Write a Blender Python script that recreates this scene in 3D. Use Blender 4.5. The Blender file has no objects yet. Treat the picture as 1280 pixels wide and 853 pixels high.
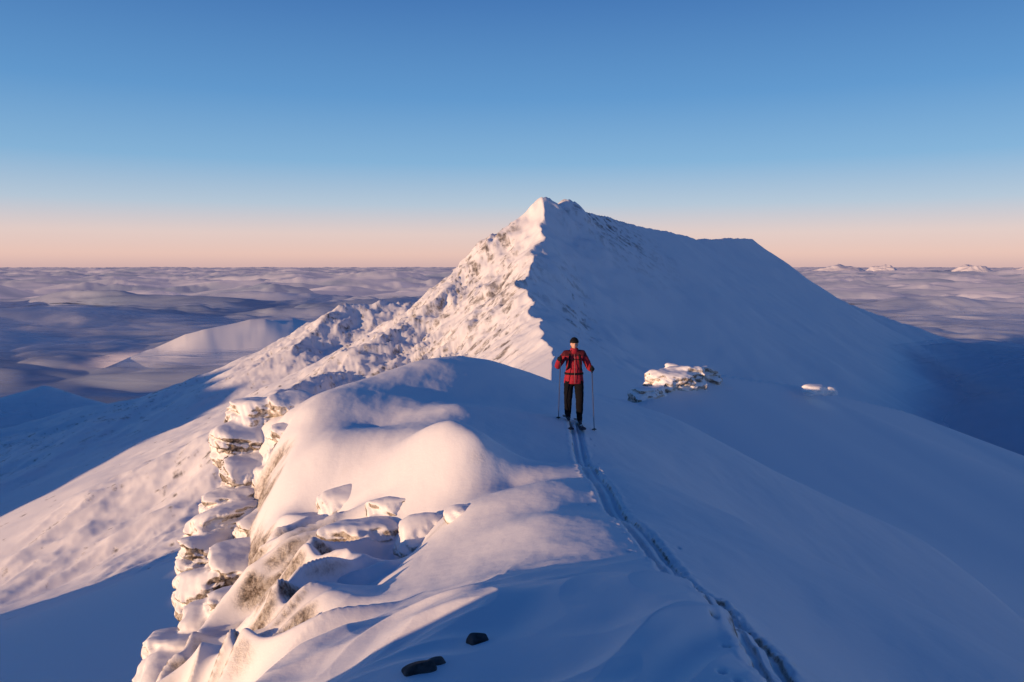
import bpy, bmesh, math, numpy as np
from mathutils import Vector, Matrix, noise as mnoise
rng=np.random.RandomState(7)
F=995.0; TH=math.atan(93.5/F)
def P(px,py,D):
    a=(px-640)/F; b=(426.5-py)/F
    y=math.cos(TH)+b*math.sin(TH); z=-math.sin(TH)+b*math.cos(TH)
    s=D/y
    return (a*s, D, z*s)
# ---------------- noise
perm=rng.permutation(256); perm=np.concatenate([perm,perm,perm])
ang=rng.rand(256)*2*np.pi; G2=np.stack([np.cos(ang),np.sin(ang)],1)
def fade(t): return t*t*t*(t*(t*6-15)+10)
def n2(x,y):
    xi=np.floor(x).astype(np.int64); yi=np.floor(y).astype(np.int64)
    xf=x-xi; yf=y-yi; xi&=255; yi&=255
    u=fade(xf); v=fade(yf)
    def g(ix,iy,dx,dy):
        h=perm[perm[ix&255]+(iy&255)]
        return G2[h,0]*dx+G2[h,1]*dy
    a=g(xi,yi,xf,yf); b=g(xi+1,yi,xf-1,yf); c=g(xi,yi+1,xf,yf-1); d=g(xi+1,yi+1,xf-1,yf-1)
    return 1.5*((a*(1-u)+b*u)*(1-v)+(c*(1-u)+d*u)*v)
def fbm(x,y,o=4,g=.5):
    s=0;a=1
    for i in range(o):
        s=s+a*n2(x+17.3*i,y-9.1*i); x=x*2.03; y=y*2.03; a*=g
    return s
def ridged(x,y,o=4,g=.5):
    s=0;a=1
    for i in range(o):
        s=s+a*(1-2*np.abs(n2(x+11.3*i,y+5.1*i))); x=x*2.07; y=y*2.07; a*=g
    return s
def ss(a,b,x):
    t=np.clip((x-a)/(b-a),0,1); return t*t*(3-2*t)
# ---------------- ridges : (x,y,z,sL,sR)
def rp(px,py,D,sl,sr): return P(px,py,D)+(sl,sr)
R0=[(-60,-260,-5,.6,.6),(-25,-90,3,.8,.5),(-3,-14,-.6,.9,.5),(0,0,-1.9,.9,.5),(.6,12,-3.0,.95,.52),(1.5,22,-4.0,.9,.5),(2.6,35,-6.5,.8,.45),(3.6,58,-9.2,.7,.4),(5,100,-14.6,.6,.42),
 rp(690,438,170,.6,.5),rp(672,395,230,.7,.6),rp(655,345,300,.85,.72),rp(668,300,350,1.0,.8),rp(678,253,396,1.3,.95),rp(690,249,400,1.3,.95),rp(697,261,404,1.3,.95),rp(704,248,408,1.3,.95),rp(714,252,412,1.3,.9),rp(726,264,425,1,.8),
 rp(770,274,460,.9,.75),rp(820,287,520,.8,.7),rp(870,298,600,.7,.7),rp(940,298,720,.6,.8),rp(958,320,730,.6,.8),rp(1000,352,735,.6,.6),rp(1060,380,740,.5,.5),rp(1130,404,740,.4,.45),rp(1210,430,720,.3,.4),rp(1290,470,700,.3,.4)]
S=[(3.8,58,-9.6,.5,.4),rp(800,510,60,.5,.4),rp(845,482,64,.5,.45),rp(885,467,68,.5,.45),rp(1000,483,75,.5,.4),rp(1130,513,85,.5,.35),rp(1280,580,95,.4,.35),(100,120,-48,.4,.4),(170,170,-100,.4,.4)]
L=[rp(680,256,396,1,1),rp(664,262,392,1,1),rp(645,292,385,.9,.8),rp(600,337,370,.7,.6),rp(560,372,350,.6,.6),rp(520,400,330,.55,.5),rp(470,430,310,.5,.5),rp(400,467,280,.5,.5),rp(360,500,250,.5,.5),rp(280,570,225,.5,.5),rp(210,592,235,.6,.45),rp(140,612,245,.6,.5)]
R2=[rp(640,330,500,.5,.5),rp(590,352,520,.5,.5),rp(540,371,520,.5,.5),rp(480,379,520,.5,.5),rp(430,392,500,.6,.5),rp(385,420,460,.6,.5),rp(360,442,430,.6,.45),rp(330,490,400,.5,.4)]
R2b=[rp(430,392,500,.5,.5),rp(350,447,540,.4,.4),rp(290,480,570,.35,.35),rp(200,500,600,.35,.3),rp(90,515,640,.35,.3)]
H3=[rp(195,432,1250,.5,.5),rp(260,408,1300,.5,.5),rp(330,396,1350,.5,.5),rp(385,398,1400,.5,.5),rp(440,402,1450,.4,.4)]
H4=[rp(0,495,780,.5,.4),rp(55,481,800,.5,.4),rp(105,497,800,.5,.4)]
BLOCK_B=[(-60,-150,10,.5,.5),(-200,-70,-3,.5,.5),(-285,-32,-12,.6,1.2),(-300,-25,-30,.9,1.5)]  # unseen ridge behind left, shaped to shadow the lower-left valley
BLOCK_L=[(-535,-5,-70,1.,1.2),(-560,15,-20,.9,1.),(-620,60,-12,.6,.6),(-760,230,-12,.5,.5),(-900,420,-40,.4,.4),(-1000,520,-90,.4,.4)]  # off-frame ridge added as sun blocker, shades the upper-left valley
RIDG=[(R0,300),(S,220),(L,250),(R2,250),(R2b,250),(H3,200),(H4,200),(BLOCK_B,500),(BLOCK_L,500)]
def base(x,y):
    d=np.hypot(x,y)
    b=-88+.2*np.clip(x+110,-160,60)-.02*np.clip(y-200,0,600)-.3*np.clip(y-600,0,1000)
    b=np.where(x>0,b-ss(0,150,x)*120,b)
    b=b-ss(900,2500,d)*300
    return b
def far(x,y):
    out=base(x,y).astype(np.float64)
    r=np.hypot(x,y)
    k=1.5+ss(50,300,r)*7
    for pts,Hh in RIDG:
        best=np.full(x.shape,-1e9)
        for i in range(len(pts)-1):
            a=pts[i];b=pts[i+1]
            dx=b[0]-a[0];dy=b[1]-a[1];l2=dx*dx+dy*dy
            t=np.clip(((x-a[0])*dx+(y-a[1])*dy)/l2,0,1)
            ex=x-(a[0]+t*dx); ey=y-(a[1]+t*dy)
            d=np.sqrt(ex*ex+ey*ey)
            side=dx*ey-dy*ex
            sl=a[3]+(b[3]-a[3])*t; sr=a[4]+(b[4]-a[4])*t
            w=np.clip(side/(np.sqrt(l2)*(d+1e-6))*1.0,-1,1)*.5+.5
            s=sr*(1-w)+sl*w
            z=a[2]+(b[2]-a[2])*t - Hh*(1-np.exp(-s*d/Hh))
            best=np.maximum(best,z)
        m=np.maximum(out,best); dd=np.abs(out-best)/k
        out=m+k*np.log1p(np.exp(-dd*1.0))*np.exp(-dd*.3)*.6
    return out-ss(1700,3400,r)*300
# ---------------- near control points
C=[(975,850,3.5),(900,765,4.7),(830,702,6.3),(770,640,8.7),(735,580,11.8),(717,527,16.3),(728,505,20),
(545,450,20),(620,458,21),(690,480,22),(760,500,23),(830,518,24),(960,585,24),(1100,650,24),(1280,750,24),
(1000,700,14),(1200,800,14),(1000,620,20),(900,600,18),(850,560,19),(1100,853,6),(1280,853,7),
(480,467,19),(430,481,18),(395,496,17.5),(350,520,17),(318,537,16.6),
(318,585,15.5),(310,635,14.3),(295,700,12.8),(290,770,11),(240,850,9.8),
(430,515,15.4),(400,555,13.4),(470,535,14.8),(510,490,17.4),(600,482,19),(650,515,16.8),
(565,526,12.0),(540,530,12.2),(500,550,12.8),(598,548,11.5),(575,508,15.2),(620,520,15),(535,610,11.0),(480,640,11),(500,700,9.5),(430,690,10.3),(400,640,12.0),
(640,572,12.4),(690,600,9.9),(640,605,10.9),(650,640,8.7),(695,640,8.0),(600,680,7.8),(752,663,7.1),(570,640,9.6),(640,722,6.0),(600,742,5.3),
(800,706,4.9),(860,765,4.0),(930,830,3.3),(720,722,5.4),(800,850,3.3),(640,850,3.5),(640,790,4.3),(560,768,4.7),(500,833,3.8),(440,860,4.2),(400,800,5.5),(300,853,6.2),(310,780,8),(350,720,9.6),(350,660,11.8),(480,780,5.5),(560,710,7.4)]
N=[P(*c) for c in C]
for c in [(318,585,15.5),(310,635,14.3),(295,700,12.8),(290,770,11),(240,850,9.8),(318,537,16.6)]:
    q=P(*c);N.append((q[0]-.8,q[1]+.3,q[2]-1.7))
N+=[(0,0,-1.65),(.6,1.5,-1.6),(-.9,0,-1.5),(-1.7,1.2,-1.3),(-1.6,2.8,-1.95),(-3.0,.9,-.75),(-3.3,1.7,-1.0),(-3.6,2.5,-2.2),(-4.0,0,-.8),(-3.6,4.3,-3.6),(1.8,1,-2.2),(3,2,-3.0),(0,-2,-1.3),(-2,26,-3.9),(1.5,28,-5.2),(-5,25,-6)]  # includes an unseen rise left of camera, added to shade the bottom foreground
nx0,nx1,ny0,ny1=-8.5,17,-4,33
for x in np.linspace(nx0,nx1,9):
    for y in (ny0,ny1): N.append((x,y,None))
for y in np.linspace(ny0,ny1,11)[1:-1]:
    for x in (nx0,nx1): N.append((x,y,None))
N=[(a,b,c if c is not None else float(far(np.array([a]),np.array([b]))[0])) for a,b,c in N]
N=np.array(N); res=N[:,2]; n=len(N)
def U(r2): return .5*r2*np.log(r2+1e-9)
dd=(N[:,None,0]-N[None,:,0])**2+(N[:,None,1]-N[None,:,1])**2
A=np.zeros((n+3,n+3)); A[:n,:n]=U(dd)+np.eye(n)*.02; A[:n,n]=1;A[:n,n+1]=N[:,0];A[:n,n+2]=N[:,1];A[n:,:n]=A[:n,n:].T
W=np.linalg.solve(A,np.concatenate([res,[0,0,0]]))
def tps(x,y):
    o=W[n]+W[n+1]*x+W[n+2]*y
    for i in range(n):
        o=o+W[i]*U((x-N[i,0])**2+(y-N[i,1])**2)
    return o
TRK=np.array([P(1010,885,3.0)[:2]]+[P(*c)[:2] for c in C[:6]])
def cat(pts,m=12):
    o=[];p=np.vstack([2*pts[0]-pts[1],pts,2*pts[-1]-pts[-2]])
    for i in range(1,len(p)-2):
        for t in np.linspace(0,1,m,endpoint=False):
            o.append(.5*((2*p[i])+(-p[i-1]+p[i+1])*t+(2*p[i-1]-5*p[i]+4*p[i+1]-p[i+2])*t*t+(-p[i-1]+3*p[i]-3*p[i+1]+p[i+2])*t**3))
    o.append(pts[-1]); return np.array(o)
TR=cat(TRK)
def trackdist(x,y):
    best=np.full(x.shape,9.);sg=np.zeros(x.shape)
    for i in range(len(TR)-1):
        a=TR[i];d=TR[i+1]-a;l=np.hypot(*d)
        t=np.clip(((x-a[0])*d[0]+(y-a[1])*d[1])/l**2,0,1)
        ex=x-a[0]-t*d[0];ey=y-a[1]-t*d[1];q=np.hypot(ex,ey)
        s=np.sign(d[0]*ey-d[1]*ex)
        m=q<best; best=np.where(m,q,best); sg=np.where(m,s,sg)
    return best*sg
PITS=[(rng.uniform(-.32,-.2) if rng.rand()<.5 else rng.uniform(.2,.32),rng.rand()) for _ in range(16)]
def height(x,y):
    x=np.asarray(x,float);y=np.asarray(y,float)
    r=np.hypot(x,y)
    wa=ss(110,260,r)*(1-ss(900,1300,r))*ss(-170,-90,x)*(1-.7*ss(20,70,x))
    z=far(x+wa*(4.5*fbm(x/38,y/38,4,.55)),y+wa*(6*fbm(x/38+40,y/38,3)))
    wf=ss(25,70,r)
    m=(r>24)
    xm=x[m];ym=y[m];rm=r[m]
    amp=.6+ss(120,400,rm)*1.6
    face=ss(-25,5,4-xm)*ss(130,200,rm)*(1-ss(430,520,rm))*ss(-100,-60,xm)
    r2m=ss(400,450,rm)*(1-ss(560,640,rm))*ss(-190,-130,xm)*(1-ss(-60,-20,xm))
    spur=ss(180,215,rm)*(1-ss(260,290,rm))*ss(-150,-125,xm)*(1-ss(-80,-60,xm))
    vall=ss(300,400,rm)*(1-ss(700,900,rm))*(1-ss(-190,-140,xm))
    f=fbm(xm/90,ym/90,4,.40)*amp+vall*ridged(xm/70,ym/90,4,.45)*3
    u=(xm*.8-ym*.6);v_=(xm*.6+ym*.8)
    f+= face*(ridged(u/13+.5*n2(xm/20,ym/20),v_/42,4,.5)*2.0-1.0+fbm(xm/5,ym/5,3)*.4)
    f+= (r2m+.5*spur)*ridged(u/20,v_/45,4,.5)*2.4
    rgt=1-ss(-5,25,5-xm)
    f=f*(1-.6*rgt*(1-ss(800,1200,rm)))
    f+=rgt*ss(200,350,rm)*(fbm(ym/16+xm/30,xm/90,2)*.5+fbm(xm/30,ym/30,4)*.5)
    z[m]+=f*wf[m]
    m=(x>nx0)&(x<nx1)&(y>ny0)&(y<ny1)
    xm=x[m];ym=y[m]
    w=ss(nx0,nx0+1.5,xm)*(1-ss(nx1-5,nx1,xm))*ss(ny0,ny0+1,ym)*(1-ss(ny1-6,ny1,ym))
    v=tps(xm,ym)
    xl=-.5-.045*ym
    lf=ss(0,1.6,xl-xm-.3*n2(xm/2,ym/2))*ss(3.8,6,ym)*(1-ss(10.6,12.2,ym+.5*(xm+3)))
    wx=xm+.35*n2(xm/1.3,ym/1.3+9);wy=ym+.35*n2(xm/1.3+30,ym/1.3)
    u1=(wx*.45-wy*.9)/1.15; u2=(wx*.9+wy*.45)/2.6
    rid=1-np.sqrt((n2(u1+3.3,u2+1.2)*1.3)**2+.003); rid2=1-np.abs(n2(u1*2.3,u2*2.6+8))
    v=v+lf*((rid-.7)*1.4+(rid2-.75)*.36)
    v=v+.03*fbm(xm/1.4,ym/2.2,3)+.003*fbm(xm*5,ym*3,2)
    dr=ss(1.5,2.5,ym)*(1-ss(5,7,ym))*(1-ss(.9,1.6,xm-.1*ym+.3))*ss(-1.5,-.5,xm)
    v=v+dr*.085*(ridged((xm*.5-ym*.85)/.95+.4*n2(xm,ym),(xm*.85+ym*.5)/2.0,2,.4)-.3)
    cl=ss(3.8,5.0,-xm)
    v=v+cl*(np.abs(fbm(xm/1.2,ym/1.3,2))*.4-.4)*ss(3,5,ym)*(1-ss(15,18,ym))
    near=(ym>2)&(ym<17.2)&(xm>-.3)&(xm<2.6)
    td=trackdist(xm[near],ym[near]); xa=xm[near];ya=ym[near]
    rg=fbm(xa*9,ya*9,3)
    tr=-.034*(1-ss(.08,.15,np.abs(td)+.02*rg))
    tr-=.035*(1-ss(.018,.045,np.abs(np.abs(td)-.065)))
    tr+=.005*np.exp(-((np.abs(td)-.17)/.03)**2)*(1+rg)
    tr+=(1-ss(.12,.28,np.abs(td)))*rg*.009
    for (o,t) in PITS:
        k=int(t*(len(TR)-2));a=TR[k];d=TR[k+1]-a;d=d/np.hypot(*d)
        c=(a[0]-d[1]*o,a[1]+d[0]*o)
        tr-=.04*np.exp(-((xa-c[0])**2+(ya-c[1])**2)/.02**2)
    t=v[near]; t+=tr; v[near]=t
    z[m]=z[m]*(1-w)+w*v
    return z
def H1(x,y): return float(height(np.array([x]),np.array([y]))[0])

def grid_mesh(name,X,Y,Z,closed=True,attrs={}):
    nr,nc=X.shape
    co=np.stack([X,Y,Z],-1).reshape(-1,3)
    i=np.arange(nr-1)[:,None]*nc; 
    j=np.arange(nc if closed else nc-1)[None,:]; j2=(j+1)%nc
    q=np.stack([i+j,i+nc+j,i+nc+j2,i+j2],-1).reshape(-1,4)[:,::-1]
    me=bpy.data.meshes.new(name)
    me.vertices.add(len(co));me.vertices.foreach_set("co",co.astype(np.float32).ravel())
    me.loops.add(q.size);me.loops.foreach_set("vertex_index",q.astype(np.int32).ravel())
    me.polygons.add(len(q));me.polygons.foreach_set("loop_start",(np.arange(len(q))*4).astype(np.int32))
    me.update(calc_edges=True)
    me.polygons.foreach_set("use_smooth",np.ones(len(q),bool))
    for k,a in attrs.items():
        at=me.attributes.new(k,'FLOAT','POINT');at.data.foreach_set("value",a.astype(np.float32).ravel())
    ob=bpy.data.objects.new(name,me);bpy.context.collection.objects.link(ob);return ob
def angles(nf,nb,half):
    f=np.linspace(-half,half,nf,endpoint=False); b=np.linspace(half,360-half,nb,endpoint=False)
    return np.radians(np.concatenate([f,b]))
def radii(parts):
    o=[]
    for a,b,k in parts: o.append(np.geomspace(a,b,k,endpoint=False))
    return np.concatenate(o+[[parts[-1][1]]])
az=angles(1050,130,40); rr=radii([(.25,2.8,50),(2.8,26,540),(26,150,140),(150,900,350),(900,4000,80)])
Rr,Aa=np.meshgrid(rr,az,indexing='ij')
X=Rr*np.sin(Aa);Y=Rr*np.cos(Aa)
Z=height(X,Y)
def grad(X,Y,Z):
    co=np.stack([X,Y,Z],-1)
    du=np.gradient(co,axis=0); dv=np.roll(co,-1,1)-np.roll(co,1,1)
    nn=np.cross(dv,du); nn/=np.linalg.norm(nn,axis=-1)[...,None]+1e-12
    return nn*np.sign(nn[...,2:3]+1e-9)
NN=grad(X,Y,Z); slope=np.sqrt(np.clip(1-NN[...,2]**2,0,1))/np.clip(NN[...,2],.02,1)
rn=fbm(X/1.1,Y/1.1,3)
rnear=ss(1.2,2.3,slope+.7*rn)*(Rr<30)
rf=fbm(X/14,Y/14,5,.65); rf2=fbm(X/5+9,Y/5,4,.65)
left=ss(-3,6,4-X)
rfar=ss(.85,1.3,slope+.6*rf2+.3*rf)*ss(60,150,Rr)*(1-ss(900,1200,Rr))*left*.95
cb=np.exp(-((X+6)**2/16**2+(Y-300)**2/45**2))
rfar=np.maximum(rfar,cb*ss(-.1,.4,rf2+.5*rf))
gl=np.exp(-((X-45)**2/28**2+(Y-440)**2/45**2))*(X>18)
gl2=np.exp(-(((X-24)-(Y-300)*.02)**2/7**2+(Y-290)**2/50**2))*.9
rfar=np.maximum(rfar,gl*ss(.0,.4,rf2+.4*rf)*1.2);rfar=np.maximum(rfar,gl2*ss(.2,.5,rf2+.4*rf))
vl=np.exp(-((X+250)**2/90**2+(Y-480)**2/120**2));rfar=np.maximum(rfar,vl*ss(.4,.7,rf2+.5*rf))
terrain=grid_mesh("snowy_mountain_terrain",X,Y,Z,True,{"rock":np.clip(rnear,0,1),"crag":np.clip(rfar,0,1)})

# ---------------- materials
def mat(name):
    m=bpy.data.materials.new(name);m.use_nodes=True
    return m,m.node_tree.nodes,m.node_tree.links,m.node_tree.nodes["Principled BSDF"]
def noise(nt,lk,vec,scale,detail=5,rough=.55):
    t=nt.new("ShaderNodeTexNoise");t.inputs["Scale"].default_value=scale;t.inputs["Detail"].default_value=detail;t.inputs["Roughness"].default_value=rough
    lk.new(vec,t.inputs["Vector"]);return t.outputs["Fac"]
def ramp(nt,lk,v,a,b,c0=(0,0,0,1),c1=(1,1,1,1)):
    r=nt.new("ShaderNodeValToRGB");r.color_ramp.elements[0].position=a;r.color_ramp.elements[1].position=b
    r.color_ramp.elements[0].color=c0;r.color_ramp.elements[1].color=c1;lk.new(v,r.inputs[0]);return r.outputs[0]
def mth(nt,lk,op,a,b=None):
    m=nt.new("ShaderNodeMath");m.operation=op
    for i,v in enumerate((a,b)):
        if v is None: continue
        if isinstance(v,(int,float)): m.inputs[i].default_value=v
        else: lk.new(v,m.inputs[i])
    return m.outputs[0]
def mixc(nt,lk,f,a,b):
    m=nt.new("ShaderNodeMix");m.data_type='RGBA'
    if isinstance(f,float): m.inputs[0].default_value=f
    else: lk.new(f,m.inputs[0])
    for i,v in ((6,a),(7,b)):
        if isinstance(v,tuple): m.inputs[i].default_value=v
        else: lk.new(v,m.inputs[i])
    return m.outputs[2]
def snowrock(name,use_attr):
    m,nt,lk,b=mat(name)
    g=nt.new("ShaderNodeNewGeometry");pos=g.outputs["Position"]
    if use_attr:
        a=nt.new("ShaderNodeAttribute");a.attribute_name="rock";mask=a.outputs["Fac"]
        big=noise(nt,lk,pos,2.2,8,.7); fine=noise(nt,lk,pos,13.,6,.75)
    else:
        sx=nt.new("ShaderNodeSeparateXYZ");lk.new(g.outputs["Normal"],sx.inputs[0])
        big=noise(nt,lk,pos,1.5,6,.65); fine=noise(nt,lk,pos,11.,6,.75)
        s=mth(nt,lk,'ADD',sx.outputs[2],mth(nt,lk,'MULTIPLY',mth(nt,lk,'SUBTRACT',big,.5),2.0))
        mask=ramp(nt,lk,s,.0,.3,(1,1,1,1),(0,0,0,1))
    c=mth(nt,lk,'ADD',mth(nt,lk,'MULTIPLY',big,.5),mth(nt,lk,'MULTIPLY',fine,.5))
    r_=nt.new("ShaderNodeValToRGB");lk.new(c,r_.inputs[0]);er=r_.color_ramp.elements
    er[0].position=.39;er[0].color=(.05,.04,.034,1);er[1].position=.58;er[1].color=(.82,.78,.73,1)
    q_=er.new(.45);q_.color=(.30,.24,.19,1);q_=er.new(.51);q_.color=(.68,.61,.53,1)
    rk=r_.outputs[0]
    snow=(.91,.90,.91,1)
    col=mixc(nt,lk,mask,snow,rk)
    if use_attr:
        a2=nt.new("ShaderNodeAttribute");a2.attribute_name="crag"
        fb=noise(nt,lk,pos,.45,8,.75)
        ck=ramp(nt,lk,fb,.40,.62,(.05,.04,.038,1),(.50,.44,.40,1))
        cm=mth(nt,lk,'MULTIPLY',a2.outputs["Fac"],ramp(nt,lk,noise(nt,lk,pos,.22,8,.7),.42,.55))
        col=mixc(nt,lk,cm,col,ck)
        b3=nt.new("ShaderNodeBump");b3.inputs["Distance"].default_value=1.2;lk.new(fb,b3.inputs["Height"]);lk.new(a2.outputs["Fac"],b3.inputs["Strength"])
    lk.new(col,b.inputs["Base Color"])
    b.inputs["Roughness"].default_value=.7
    b.inputs["Specular IOR Level"].default_value=.25
    b1=nt.new("ShaderNodeBump");b1.inputs["Distance"].default_value=.011;b1.inputs["Strength"].default_value=.4
    if use_attr: lk.new(b3.outputs[0],b1.inputs["Normal"])
    lk.new(noise(nt,lk,pos,12.,5,.6),b1.inputs["Height"])
    b2=nt.new("ShaderNodeBump");b2.inputs["Distance"].default_value=.16
    lk.new(c,b2.inputs["Height"]);lk.new(mask,b2.inputs["Strength"]);lk.new(b1.outputs[0],b2.inputs["Normal"])
    lk.new(b2.outputs[0],b.inputs["Normal"])
    return m
M_snow=snowrock("snow",True); M_rime=snowrock("rime_rock",False)
terrain.data.materials.append(M_snow)
def simple(name,col,rough=.8,bump=0,bs=60,var=.25):
    m,nt,lk,b=mat(name)
    tc=nt.new("ShaderNodeTexCoord").outputs["Object"]
    f=noise(nt,lk,tc,bs,3)
    c0=tuple(c*(1-var) for c in col)+(1,);c1=tuple(min(1,c*(1+var)) for c in col)+(1,)
    lk.new(ramp(nt,lk,f,.35,.65,c0,c1),b.inputs["Base Color"]);b.inputs["Roughness"].default_value=rough
    b.inputs["Specular IOR Level"].default_value=.12
    if bump:
        bb=nt.new("ShaderNodeBump");bb.inputs["Distance"].default_value=bump;lk.new(noise(nt,lk,tc,bs*.4,3),bb.inputs["Height"]);lk.new(bb.outputs[0],b.inputs["Normal"])
    return m
# ---------------- rime rocks
def boulder(me_bm,c,size,seed,cap=.12,sub=4,tilt=.25,rz=None,fine=.05):
    r=np.random.RandomState(seed)
    b=bmesh.new();bmesh.ops.create_icosphere(b,subdivisions=sub,radius=1)
    D=np.array([v.co[:] for v in b.verts])
    nr=r.randn(9,3);nr/=np.linalg.norm(nr,axis=1)[:,None]
    nr=np.vstack([nr,np.eye(3),-np.eye(3)]);h=np.concatenate([r.uniform(.8,1.1,9),np.full(6,.9)])
    q=np.clip(D@nr.T,0,None)/h; rad=(q**12).sum(1)**(-1/12.)
    co=D*rad[:,None]
    up=ss(.1,.8,D[:,2])
    s=np.array(size)
    nz=np.array([mnoise.fractal(Vector(p*s*1.6)+Vector((seed*3.1,0,0)),.8,2,5) for p in co])
    nf=np.array([mnoise.fractal(Vector(p*s*7)+Vector((seed*3.1,5,0)),.8,2,3) for p in co])
    co=co*(1+.20*nz[:,None]*(1-.6*up[:,None])+fine*nf[:,None]*(1-up[:,None]))
    co=co*s; co[:,2]+=up*cap
    rz_=r.uniform(0,6.28);t=r.uniform(-tilt,tilt)
    if rz is not None: rz_=rz+r.uniform(-.3,.3)
    M=np.array(Matrix.Rotation(rz_,3,'Z')@Matrix.Rotation(t,3,'X'))
    co=co@M.T+np.array(c)
    for v,p in zip(b.verts,co): v.co=p
    off={v:me_bm.verts.new(v.co) for v in b.verts}
    for f in b.faces:
        nf_=me_bm.faces.new([off[v] for v in f.verts]);nf_.smooth=True
    b.free()
def finish(bm,name,m,voxel=None,smooth=3,disp=.03,ds=3.):
    me=bpy.data.meshes.new(name);bm.to_mesh(me);bm.free();o=bpy.data.objects.new(name,me);bpy.context.collection.objects.link(o)
    if voxel:
        md=o.modifiers.new("r","REMESH");md.mode='VOXEL';md.voxel_size=voxel;md.use_smooth_shade=True
        s=o.modifiers.new("s","SMOOTH");s.iterations=smooth;s.factor=.5
        dg=bpy.context.evaluated_depsgraph_get();nm=bpy.data.meshes.new_from_object(o.evaluated_get(dg));o.modifiers.clear();o.data=nm
        cnt=len(nm.vertices);co=np.empty(cnt*3,np.float32);nm.vertices.foreach_get("co",co);co=co.reshape(-1,3).astype(float)
        nr=np.empty(cnt*3,np.float32);nm.vertices.foreach_get("normal",nr);nr=nr.reshape(-1,3).astype(float)
        d=fbm(co[:,0]*ds+co[:,2]*1.7,co[:,1]*ds-co[:,2]*ds,4,.6)*disp*(1-ss(.3,.8,nr[:,2])*.9)
        d-=disp*1.4*ss(.2,.5,fbm(co[:,2]*4.5+.4*co[:,0],co[:,0]*.6+co[:,1]*.6,3))*(1-ss(.2,.6,nr[:,2]))
        co+=nr*d[:,None];nm.vertices.foreach_set("co",co.astype(np.float32).ravel());nm.update();nm.polygons.foreach_set("use_smooth",np.ones(len(nm.polygons),bool))
        me=nm
    me.materials.clear();me.materials.append(m);return o
bm=bmesh.new()
BL=[(330,532,16.8,.85,.6,.52),(368,520,16.9,.65,.5,.40),(300,562,16.2,.6,.55,.52),(372,568,15.6,.65,.45,.55),(318,605,15.4,.75,.6,.5),(350,615,15.0,.6,.4,.45),(292,640,14.8,.6,.5,.45),
(280,668,14.0,.7,.6,.46),(335,668,13.6,.7,.55,.4),(262,705,13.2,.6,.55,.45),(320,718,12.4,.9,.6,.44),(375,705,12.1,.6,.4,.38),(272,752,12.0,.7,.6,.46),(320,765,11.2,.8,.6,.42),
(285,797,11.0,.75,.6,.46),(330,805,10.0,.75,.55,.38),(245,840,10.4,.75,.6,.48),(300,845,9.2,.75,.5,.38),(225,878,9.8,.7,.6,.5),(385,655,12.8,.6,.4,.5),(395,610,13.4,.5,.35,.5),
(420,745,9.2,.6,.35,.42),(455,695,10.2,.65,.35,.50),(530,680,9.6,.36,.24,.40),(470,750,8.2,.55,.32,.36),(540,765,6.9,.3,.18,.22),(500,820,5.8,.45,.2,.17),(420,820,6.3,.45,.28,.24),(500,660,10.8,.5,.3,.46),(440,640,12.0,.65,.4,.50),(380,795,7.8,.5,.35,.34),(575,655,9.2,.22,.16,.24)]
for i,(px,py,D,a,b_,c_) in enumerate(BL):
    p=P(px,py,D+.3)
    if i>=19: p=(p[0],p[1],p[2]-.10)
    boulder(bm,p,(a,b_,c_),i+3,cap=.12,sub=4,rz=.5)
finish(bm,"rime_covered_rock_outcrop",M_rime,.028,4,.07,2.6)
bm=bmesh.new()
for i,(px,py,w_,d_,h_) in enumerate([(596,800,.06,.045,.05),(522,838,.085,.06,.06),(545,828,.05,.045,.04)]):
    q=P(px,py,4.0); gx,gy=q[0],q[1]
    for _ in range(6):   # find where that spot lies on the snow surface
        gz=H1(gx,gy); t_=gz/q[2]; gx,gy=q[0]*t_,q[1]*t_
    boulder(bm,(gx,gy,H1(gx,gy)-h_*.30),(w_,d_,h_),i+50,cap=.0,sub=5,rz=.3,tilt=.5,fine=.3)
finish(bm,"dark_rock",simple("dark_rock",(.08,.07,.068),.85,.02,14,.6))
bm=bmesh.new()
for i,(px,py,D,a,b_,c_) in enumerate([(838,488,64,2.2,1.3,1.5),(868,474,67,2.3,1.2,.9),(812,505,62,1.7,1.2,1.2),(855,482,65,1.9,1.2,1.4),(845,472,66,1.2,1,1.0)]):
    boulder(bm,P(px,py,D),(a,b_,c_),i+60,cap=.3,rz=.2,tilt=.2,fine=.12)
finish(bm,"snowy_boulder",M_rime,.11,1,.16,1.)
bm=bmesh.new()
boulder(bm,P(1020,489,71),(1.1,.8,.4),71,cap=.2,rz=.2,tilt=.1);boulder(bm,P(1034,490,71.5),(.9,.8,.35),73,cap=.2,rz=.2,tilt=.1)
finish(bm,"snowy_boulder",M_snow,.1,3,.1,1.)

# ---------------- clouds
az2=angles(800,80,42); r2=radii([(200,3500,460),(3500,70000,240)])
R2_,A2=np.meshgrid(r2,az2,indexing='ij');CX=R2_*np.sin(A2);CY=R2_*np.cos(A2)
def cloudz(x,y):
    r=np.hypot(x,y)
    wx=x+150*n2(x/700,y/700);wy=y+150*n2(x/700+7,y/700)
    z=-154+ 14*fbm(wx/620,wy/430,3,.5)
    pl=np.sqrt(n2(wx/230,wy/170)**2+.01)+.45*np.sqrt(n2(wx/100+4,wy/75)**2+.012)
    z+=pl*27*ss(-.5,.4,n2(wx/500+9,wy/500))
    z+=ss(2000,9000,r)*75*fbm(wx/5200,wy/3000,4,.45)
    z+=ss(1000,3000,r)*(30*fbm(wx/1500+3,wy/900,4,.45)+66*np.sqrt(n2(wx/800,wy/480)**2+.01)-16)
    z+=ss(60,220,x)*(1-ss(600,1500,r))*82
    return np.minimum(z,-50)
CZ=cloudz(CX,CY)
TZ=far(CX,CY)
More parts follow.
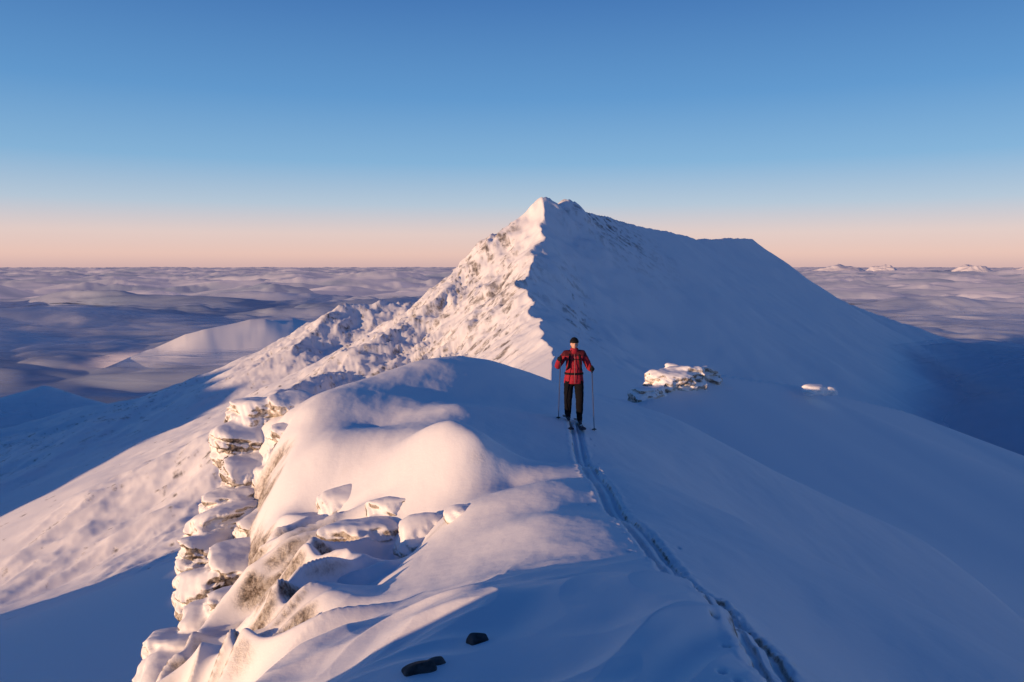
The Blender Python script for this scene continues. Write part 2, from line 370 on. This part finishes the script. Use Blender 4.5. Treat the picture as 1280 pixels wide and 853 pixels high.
def cloudmat(name,wisp):
    m=bpy.data.materials.new(name);m.use_nodes=True;nt=m.node_tree.nodes;lk=m.node_tree.links;nt.remove(nt["Principled BSDF"]);out=nt["Material Output"]
    d=nt.new("ShaderNodeBsdfDiffuse")
    t=nt.new("ShaderNodeBsdfTranslucent")
    g=nt.new("ShaderNodeNewGeometry");mp=nt.new("ShaderNodeMapping");lk.new(g.outputs["Position"],mp.inputs[0])
    for q in (d,t): q.inputs[0].default_value=(.92,.94,.98,1)
    if not wisp:
        mp.inputs["Scale"].default_value=(.0011,.0016,.0)
        cc=ramp(nt,lk,noise(nt,lk,mp.outputs[0],1.,5,.5),.38,.60,(.48,.57,.70,1),(.94,.95,.98,1))
        lk.new(cc,d.inputs[0]);lk.new(cc,t.inputs[0])
    mx=nt.new("ShaderNodeMixShader");mx.inputs[0].default_value=.42;lk.new(d.outputs[0],mx.inputs[1]);lk.new(t.outputs[0],mx.inputs[2])
    tr=nt.new("ShaderNodeBsdfTransparent");a=nt.new("ShaderNodeAttribute");a.attribute_name="alpha";fac=a.outputs["Fac"]
    if wisp:
        mp.inputs["Scale"].default_value=(.0032,.0050,.0);mp.inputs["Location"].default_value=(wisp*.12,wisp*.07,0)
        f=noise(nt,lk,mp.outputs[0],1.0,8,.58)
        fac=mth(nt,lk,'MULTIPLY',fac,ramp(nt,lk,f,.38+.035*wisp,.68+.045*wisp))
    m2=nt.new("ShaderNodeMixShader");lk.new(fac,m2.inputs[0]);lk.new(tr.outputs[0],m2.inputs[1]);lk.new(mx.outputs[0],m2.inputs[2]);lk.new(m2.outputs[0],out.inputs[0])
    return m
al=ss(0,38,CZ-TZ+10*fbm(CX/90,CY/90,4));al=np.where(R2_>2500,1,al)
grid_mesh("cloud_sea",CX,CY,CZ,True,{"alpha":al}).data.materials.append(cloudmat("cloud",0))
nw=int(np.searchsorted(r2,3400))
for i in range(2):
    h=9+11*i
    hz=(CZ*.7-.3*140+h+4*n2(CX/200+i*5,CY/180))[:nw]
    hz=np.maximum(hz,CZ[:nw]+3)
    al=(ss(0,50,hz-TZ[:nw]+10)*(1-ss(1800,3300,R2_[:nw])))*.85
    grid_mesh("cloud_wisps",CX[:nw],CY[:nw],hz,True,{"alpha":al}).data.materials.append(cloudmat("wisps",i+1))

M_dist,nt_,lk_,b_=mat("distant_snow_hazed");b_.inputs["Roughness"].default_value=.9  # less white than near snow: distance haze tinted into the base colour
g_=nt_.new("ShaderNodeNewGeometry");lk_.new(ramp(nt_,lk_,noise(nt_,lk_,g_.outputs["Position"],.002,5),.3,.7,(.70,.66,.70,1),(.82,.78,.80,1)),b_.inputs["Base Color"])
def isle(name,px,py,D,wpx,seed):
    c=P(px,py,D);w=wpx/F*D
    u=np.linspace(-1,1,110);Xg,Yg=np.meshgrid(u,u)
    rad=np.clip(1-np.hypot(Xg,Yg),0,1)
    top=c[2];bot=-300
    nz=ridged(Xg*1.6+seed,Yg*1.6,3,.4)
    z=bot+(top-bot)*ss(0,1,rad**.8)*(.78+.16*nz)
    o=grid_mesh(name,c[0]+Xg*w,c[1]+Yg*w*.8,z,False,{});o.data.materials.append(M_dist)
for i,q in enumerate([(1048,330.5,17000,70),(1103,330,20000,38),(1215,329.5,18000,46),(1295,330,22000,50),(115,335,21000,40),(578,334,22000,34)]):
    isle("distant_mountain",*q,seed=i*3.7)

# ---------------- skier
SKX,SKY=P(717,527,16.3)[:2]
SKZ=H1(SKX,SKY)+.03
root=bpy.data.objects.new("skier",None);bpy.context.collection.objects.link(root);root.location=(SKX,SKY,SKZ)
def ground(lx,ly): return H1(SKX+lx,SKY+ly)-SKZ
mats=dict(jacket=simple("jacket_red",(.30,.022,.038),.75,.006,40),dark=simple("trousers_black",(.007,.007,.010),.9,.006,40),
 skin=simple("skin",(.62,.36,.27),.55,0,30,.08),black=simple("black_gear",(.010,.010,.013),.7),glove=simple("glove",(.015,.015,.019),.8),
 hair=simple("hair",(.10,.06,.035),.7),eye=simple("eye",(.03,.02,.02),.3),lip=simple("lips",(.5,.18,.16),.5),metal=simple("pole_shaft",(.06,.06,.08),.35),
 ski=simple("ski_topsheet",(.05,.06,.09),.5),white=simple("zip_and_trim",(.25,.15,.15),.6),djack=simple("jacket_yoke",(.08,.012,.02),.75,.004,40))
def link(o,p=root):
    bpy.context.collection.objects.link(o);o.parent=p;return o
def skin(name,verts,edges,rad,rootv,m,sub=2):
    me=bpy.data.meshes.new(name);me.from_pydata(verts,edges,[]);o=link(bpy.data.objects.new(name,me))
    md=o.modifiers.new("s","SKIN");md.use_smooth_shade=True
    for i,r in enumerate(rad):
        sv=me.skin_vertices[0].data[i];sv.radius=r if isinstance(r,tuple) else (r,r);sv.use_root=(i==rootv)
    s=o.modifiers.new("ss","SUBSURF");s.levels=sub;s.render_levels=sub
    dg=bpy.context.evaluated_depsgraph_get();ev=o.evaluated_get(dg);nm=bpy.data.meshes.new_from_object(ev)
    o.modifiers.clear();o.data=nm;nm.name=name
    nm.materials.clear();nm.materials.append(m)
    for p in nm.polygons:p.use_smooth=True
    return o
Vb=[(0,.02,.92),(0,.02,1.08),(0,.0,1.27),(0,.0,1.40),(0,-.01,1.47),(0,-.02,1.53),
 (-.10,.01,.84),(-.125,-.05,.48),(-.12,.02,.12), (.10,.01,.84),(.115,-.06,.48),(.12,0,.12),
 (-.17,.01,1.405),(-.30,.04,1.21),(-.345,.0,1.13),(-.33,-.12,1.24),(-.31,-.21,1.32),
 (.17,.01,1.405),(.28,.05,1.21),(.315,.03,1.12),(.335,-.10,1.11),(.35,-.22,1.12)]
Eb=[(0,1),(1,2),(2,3),(3,4),(4,5),(0,6),(6,7),(7,8),(0,9),(9,10),(10,11),(3,12),(12,13),(13,14),(14,15),(15,16),(3,17),(17,18),(18,19),(19,20),(20,21)]
Rb=[(.19,.14),(.17,.135),(.19,.145),(.15,.12),(.075,.075),(.06,.06),.125,.088,.075,.125,.088,.075,.095,.072,.07,.062,.05,.095,.072,.07,.062,.05]
body=skin("body",Vb,Eb,Rb,0,mats["jacket"],3)
me=body.data
for k in ("dark","skin","djack"): me.materials.append(mats[k])
for p in me.polygons:
    c=p.center
    if c.z<.86: p.material_index=1
    elif c.z>1.50 and abs(c.x)<.1: p.material_index=2
    elif c.z>1.37 and abs(c.x)<.26 and c.y>-.3: p.material_index=3
for v in me.vertices:
    c=v.co
    d=mnoise.noise(Vector((c.x*9,c.y*9,c.z*16)))*.008
    v.co=c+v.normal*d
def lathe(name,prof,m,n_=40,fold=0,loc=(0,0,0)):
    bm=bmesh.new();rings=[]
    for (z,rx,ry,ox,oy) in prof:
        rings.append([bm.verts.new((loc[0]+ox+rx*math.cos(t)*(1+fold*math.sin(5*t+z*20)),loc[1]+oy+ry*math.sin(t)*(1+fold*math.cos(7*t)),loc[2]+z)) for t in np.linspace(0,2*math.pi,n_,endpoint=False)])
    for a,b in zip(rings,rings[1:]):
        for i in range(n_): bm.faces.new((a[i],a[(i+1)%n_],b[(i+1)%n_],b[i])).smooth=True
    for rg in (rings[0][::-1],rings[-1]):
        if (rg[0].co-rg[n_//2].co).length>1e-3: bm.faces.new(rg)
    me=bpy.data.meshes.new(name);bm.to_mesh(me);bm.free();me.materials.append(m);return link(bpy.data.objects.new(name,me))
lathe("jacket_skirt",[(.80,.195,.155,0,.02),(.81,.205,.165,0,.02),(.88,.20,.16,0,.02),(.98,.185,.15,0,.02),(1.07,.175,.145,0,.02),(1.12,.16,.13,0,.01)],mats["jacket"],48,.02)
lathe("collar",[(1.42,.10,.10,0,0),(1.47,.088,.09,0,-.01),(1.53,.082,.088,0,-.015),(1.535,.07,.075,0,-.015)],mats["jacket"],32)
HZ=1.615
bm=bmesh.new();bmesh.ops.create_uvsphere(bm,u_segments=48,v_segments=36,radius=1)
for v in bm.verts:
    x,y,z=v.co
    sx_=.074*(1-.28*max(0,-z)**1.5); sy_=.094
    Xn,Yn,Zn=x*sx_,y*sy_,z*.115
    if y<0:
        Yn+= -.022*math.exp(-((Xn/.012)**2+((Zn+.012)/.018)**2))
        Yn+= -.012*math.exp(-((Xn/.02)**2+((Zn+.095)/.02)**2))
        Yn+= .010*math.exp(-(((abs(Xn)-.032)/.014)**2+((Zn-.008)/.012)**2))
        Yn+= -.006*math.exp(-((Xn/.02)**2+((Zn+.052)/.009)**2))
    v.co=(Xn,Yn-.02,Zn+HZ)
for f in bm.faces:f.smooth=True
o=bpy.data.meshes.new("head");bm.to_mesh(o);bm.free();o.materials.append(mats["skin"]);link(bpy.data.objects.new("head",o))
def blob(name,c,s,m):
    bm=bmesh.new();bmesh.ops.create_icosphere(bm,subdivisions=3,radius=1)
    for v in bm.verts:v.co=(c[0]+v.co.x*s[0],c[1]+v.co.y*s[1],c[2]+v.co.z*s[2])
    for f in bm.faces:f.smooth=True
    me=bpy.data.meshes.new(name);bm.to_mesh(me);bm.free();me.materials.append(m);return link(bpy.data.objects.new(name,me))
for s in (-1,1):
    blob("eye",(s*.030,-.098,HZ+.008),(.012,.008,.007),mats["eye"])
    blob("eyebrow",(s*.031,-.102,HZ+.026),(.017,.006,.004),mats["hair"])
    blob("ear",(s*.072,-.015,HZ-.005),(.010,.020,.030),mats["skin"])
    blob("hair_side",(s*.066,.0,HZ+.0),(.014,.04,.055),mats["hair"])
blob("lips",(0,-.112,HZ-.052),(.022,.008,.006),mats["lip"])
blob("hair_back",(0,.035,HZ-.03),(.07,.05,.085),mats["hair"])
lathe("beanie",[(.03,.083,.100,0,-.02),(.028,.090,.108,0,-.02),(.045,.092,.110,0,-.02),(.07,.090,.108,0,-.02),(.075,.083,.102,0,-.02),(.105,.070,.086,0,-.015),(.13,.045,.055,0,-.01),(.14,.02,.025,0,-.01),(.143,.001,.001,0,-.01)],mats["black"],48,.012,(0,0,HZ))
def tube(name,pts,rads,m,n_=14):
    bm=bmesh.new();rings=[]
    pts=[Vector(p) for p in pts]
    for i,p in enumerate(pts):
        t=(pts[min(i+1,len(pts)-1)]-pts[max(i-1,0)]).normalized()
        q=t.to_track_quat('Z','Y')
        rings.append([bm.verts.new(p+q@Vector((rads[i]*math.cos(a),rads[i]*math.sin(a),0))) for a in np.linspace(0,2*math.pi,n_,endpoint=False)])
    for a,b in zip(rings,rings[1:]):
        for i in range(n_): bm.faces.new((a[i],a[(i+1)%n_],b[(i+1)%n_],b[i])).smooth=True
    bm.faces.new(rings[0][::-1]);bm.faces.new(rings[-1])
    me=bpy.data.meshes.new(name);bm.to_mesh(me);bm.free();me.materials.append(m);return link(bpy.data.objects.new(name,me))
def hand(side,wr,tip):
    wr=Vector(wr); g=wr+Vector((-side*.012,-.075,.01))
    tip=Vector(tip); ax=(g-tip).normalized()
    lat=Vector((side,0,0));lat=(lat-ax*lat.dot(ax)).normalized();fr=ax.cross(lat)
    if fr.y>0: fr=-fr
    top=g+ax*.075
    tube("ski_pole_%s"%("r" if side>0 else "l"),[tip,tip+ax*.05,tip+ax*.6,g-ax*.07],[.004,.007,.008,.009],mats["metal"])
    tube("pole_grip",[g-ax*.075,g-ax*.07,g+ax*.05,g+ax*.07,top+ax*.004],[.011,.016,.016,.02,.012],mats["black"])
    b0=tip+ax*.06
    tube("pole_basket",[b0-ax*.006,b0,b0+ax*.004,b0+ax*.02],[.02,.05,.048,.012],mats["black"],20)
    pc=g+lat*.034+Vector((0,.02,0))
    V=[tuple(wr),tuple((wr+pc)/2+lat*.006),tuple(pc)];E=[(0,1),(1,2)];Rr_=[.034,(.034,.026),(.038,.022)]
    skin("glove_palm",V,E,Rr_,0,mats["glove"],2)
    for j,(off,ln) in enumerate([(.034,1.0),(.012,1.1),(-.011,1.03),(-.033,.82)]):
        base_=g+ax*off; pts=[]
        for a in np.linspace(-.1,math.pi*.95*ln if ln<1.05 else math.pi,5):
            pts.append(base_+lat*math.cos(a)*.030+fr*math.sin(a)*.032)
        pts=[pc+ax*off*.8]+pts
        skin("glove_finger_%d"%(j+1),[tuple(p) for p in pts],[(i,i+1) for i in range(len(pts)-1)],[.013,.0125,.012,.0115,.011,.009],0,mats["glove"],2)
    th=[pc+ax*.02,g+ax*.045+lat*.025-fr*.02,g+ax*.055-fr*.030,g+ax*.05-lat*.025-fr*.014]
    skin("glove_thumb",[tuple(p) for p in th],[(0,1),(1,2),(2,3)],[.015,.014,.013,.010],0,mats["glove"],2)
    tube("cuff",[wr+Vector((0,.05,.0)),wr+Vector((0,0.0,0))],[.05,.046],mats["glove"],20)
hand(-1,(-.31,-.22,1.325),(-.33,-.22,ground(-.33,-.22)-.03))
hand(1,(.35,-.23,1.12),(.40,-.30,ground(.40,-.30)-.03))
for s in (-1,1):
    skin("backpack_strap",[(s*.09,.12,1.40),(s*.10,.02,1.475),(s*.10,-.10,1.40),(s*.105,-.145,1.28),(s*.13,-.13,1.14),(s*.16,.0,1.05)],[(i,i+1) for i in range(5)],[(.022,.012)]*6,0,mats["black"],2)
skin("chest_strap",[(-.10,-.155,1.31),(0,-.165,1.31),(.10,-.155,1.31)],[(0,1),(1,2)],[(.010,.008)]*3,0,mats["black"],1)
lathe("hip_belt",[(.985,.19,.155,0,.02),(.99,.198,.163,0,.02),(1.025,.196,.16,0,.02),(1.03,.18,.15,0,.02)],mats["black"],40)
lathe("backpack",[(.98,.06,.05,0,.2),(1.0,.13,.09,0,.21),(1.15,.155,.11,0,.22),(1.35,.15,.10,0,.21),(1.45,.12,.08,0,.2),(1.49,.05,.04,0,.19)],mats["black"],36,.02)
tube("jacket_zip",[(0,-.172,.82),(0,-.166,1.0),(0,-.158,1.2),(0,-.15,1.3),(0,-.12,1.42)],[.005]*5,mats["white"],8)
for s in (-1,1):
    fx=s*.12;gz=ground(fx,0)
    skin("ski_boot",[(fx,.06,gz+.07),(fx,.0,gz+.085),(fx,-.10,gz+.07),(fx,-.19,gz+.06),(fx,.025,gz+.2),(fx,.03,gz+.33)],[(0,1),(1,2),(2,3),(1,4),(4,5)],[(.052,.05),(.058,.055),(.052,.04),(.045,.03),.066,.075],1,mats["black"],2)
    bm=bmesh.new();prev=None
    ys=np.linspace(-.95,.75,40)
    z0=ground(fx,-.9);z1=ground(fx,.7)
    for y in ys:
        t=(y+.95)/1.7
        w=.052+.012*abs(2*t-1)**2; w*= (1-max(0,(.06-t)/.06)**2)**.5 if t<.06 else 1; w=max(w,.012)
        z=z0+(z1-z0)*(y+.9)/1.6+.03+ max(0,(.14-t)/.14)**2*.09
        r=[bm.verts.new((fx+a*w,y,z+b)) for a,b in ((-1,0),(1,0),(1,.012),(-1,.012))]
        if prev:
            for i in range(4): bm.faces.new((prev[i],prev[(i+1)%4],r[(i+1)%4],r[i]))
        else: bm.faces.new(r)
        prev=r
    bm.faces.new(prev[::-1])
    bmesh.ops.recalc_face_normals(bm,faces=bm.faces)
    me=bpy.data.meshes.new("ski");bm.to_mesh(me);bm.free();me.materials.append(mats["ski"]);link(bpy.data.objects.new("ski",me))
    tube("binding",[(fx,-.24,gz+.045),(fx,-.17,gz+.06),(fx,-.15,gz+.06)],[.03,.035,.02],mats["metal"],10)
    tube("binding_heel",[(fx,.10,gz+.045),(fx,.13,gz+.07),(fx,.16,gz+.05)],[.03,.03,.02],mats["metal"],10)

# ---------------- world/light/camera
el=math.radians(4.8); sx,sy=-.80,-.60
rot=math.atan2(sx,sy)%(2*math.pi)
w=bpy.data.worlds.new("World");bpy.context.scene.world=w;w.use_nodes=True
nt=w.node_tree.nodes;lk=w.node_tree.links
sk=nt.new("ShaderNodeTexSky");sk.sky_type='NISHITA';sk.sun_disc=False;sk.sun_elevation=el;sk.sun_rotation=rot;sk.altitude=1200;sk.air_density=1.0;sk.dust_density=.6;sk.ozone_density=4
tc=nt.new("ShaderNodeTexCoord");sp=nt.new("ShaderNodeSeparateXYZ");lk.new(tc.outputs["Generated"],sp.inputs[0])
cr=nt.new("ShaderNodeValToRGB");lk.new(sp.outputs[2],cr.inputs[0])
def lin(c): return tuple(((v/255)/12.92 if v/255<=.04045 else ((v/255+.055)/1.055)**2.4) for v in c)+(1,)
stops=[(0,(218,182,180)),(.014,(240,200,188)),(.040,(234,209,203)),(.075,(188,204,220)),(.125,(138,183,220)),(.20,(101,156,209)),(.32,(68,118,182)),(.6,(24,66,130)),(1,(14,48,104))]
e=cr.color_ramp.elements
e[0].position=0;e[0].color=lin(stops[0][1]);e[1].position=1;e[1].color=lin(stops[-1][1])
for p,c in stops[1:-1]:
    q=e.new(p);q.color=lin(c)
sc2=nt.new("ShaderNodeMix");sc2.data_type='RGBA';sc2.inputs[0].default_value=.10
mul=nt.new("ShaderNodeVectorMath");mul.operation='SCALE';mul.inputs[3].default_value=1/.15;lk.new(cr.outputs[0],mul.inputs[0])
lk.new(mul.outputs[0],sc2.inputs[6]);lk.new(sk.outputs[0],sc2.inputs[7])
lk.new(sc2.outputs[2],nt["Background"].inputs[0]);nt["Background"].inputs[1].default_value=.15
sd=bpy.data.lights.new("sun","SUN");sd.angle=math.radians(.5);sd.color=(1,.63,.36);sd.energy=5.0
sd.energy=5.0
so=bpy.data.objects.new("sun",sd);bpy.context.collection.objects.link(so)
v=Vector((sx*math.cos(el),sy*math.cos(el),math.sin(el)));so.rotation_euler=v.to_track_quat('Z','Y').to_euler()
cd=bpy.data.cameras.new("camera");cd.lens=28;cd.sensor_width=36;cd.clip_end=200000;cd.clip_start=.05
cam=bpy.data.objects.new("camera",cd);bpy.context.collection.objects.link(cam);cam.rotation_euler=(math.pi/2-TH,0,0);bpy.context.scene.camera=cam
sc=bpy.context.scene;sc.view_settings.view_transform='Standard';sc.view_settings.look='None';sc.view_settings.exposure=0
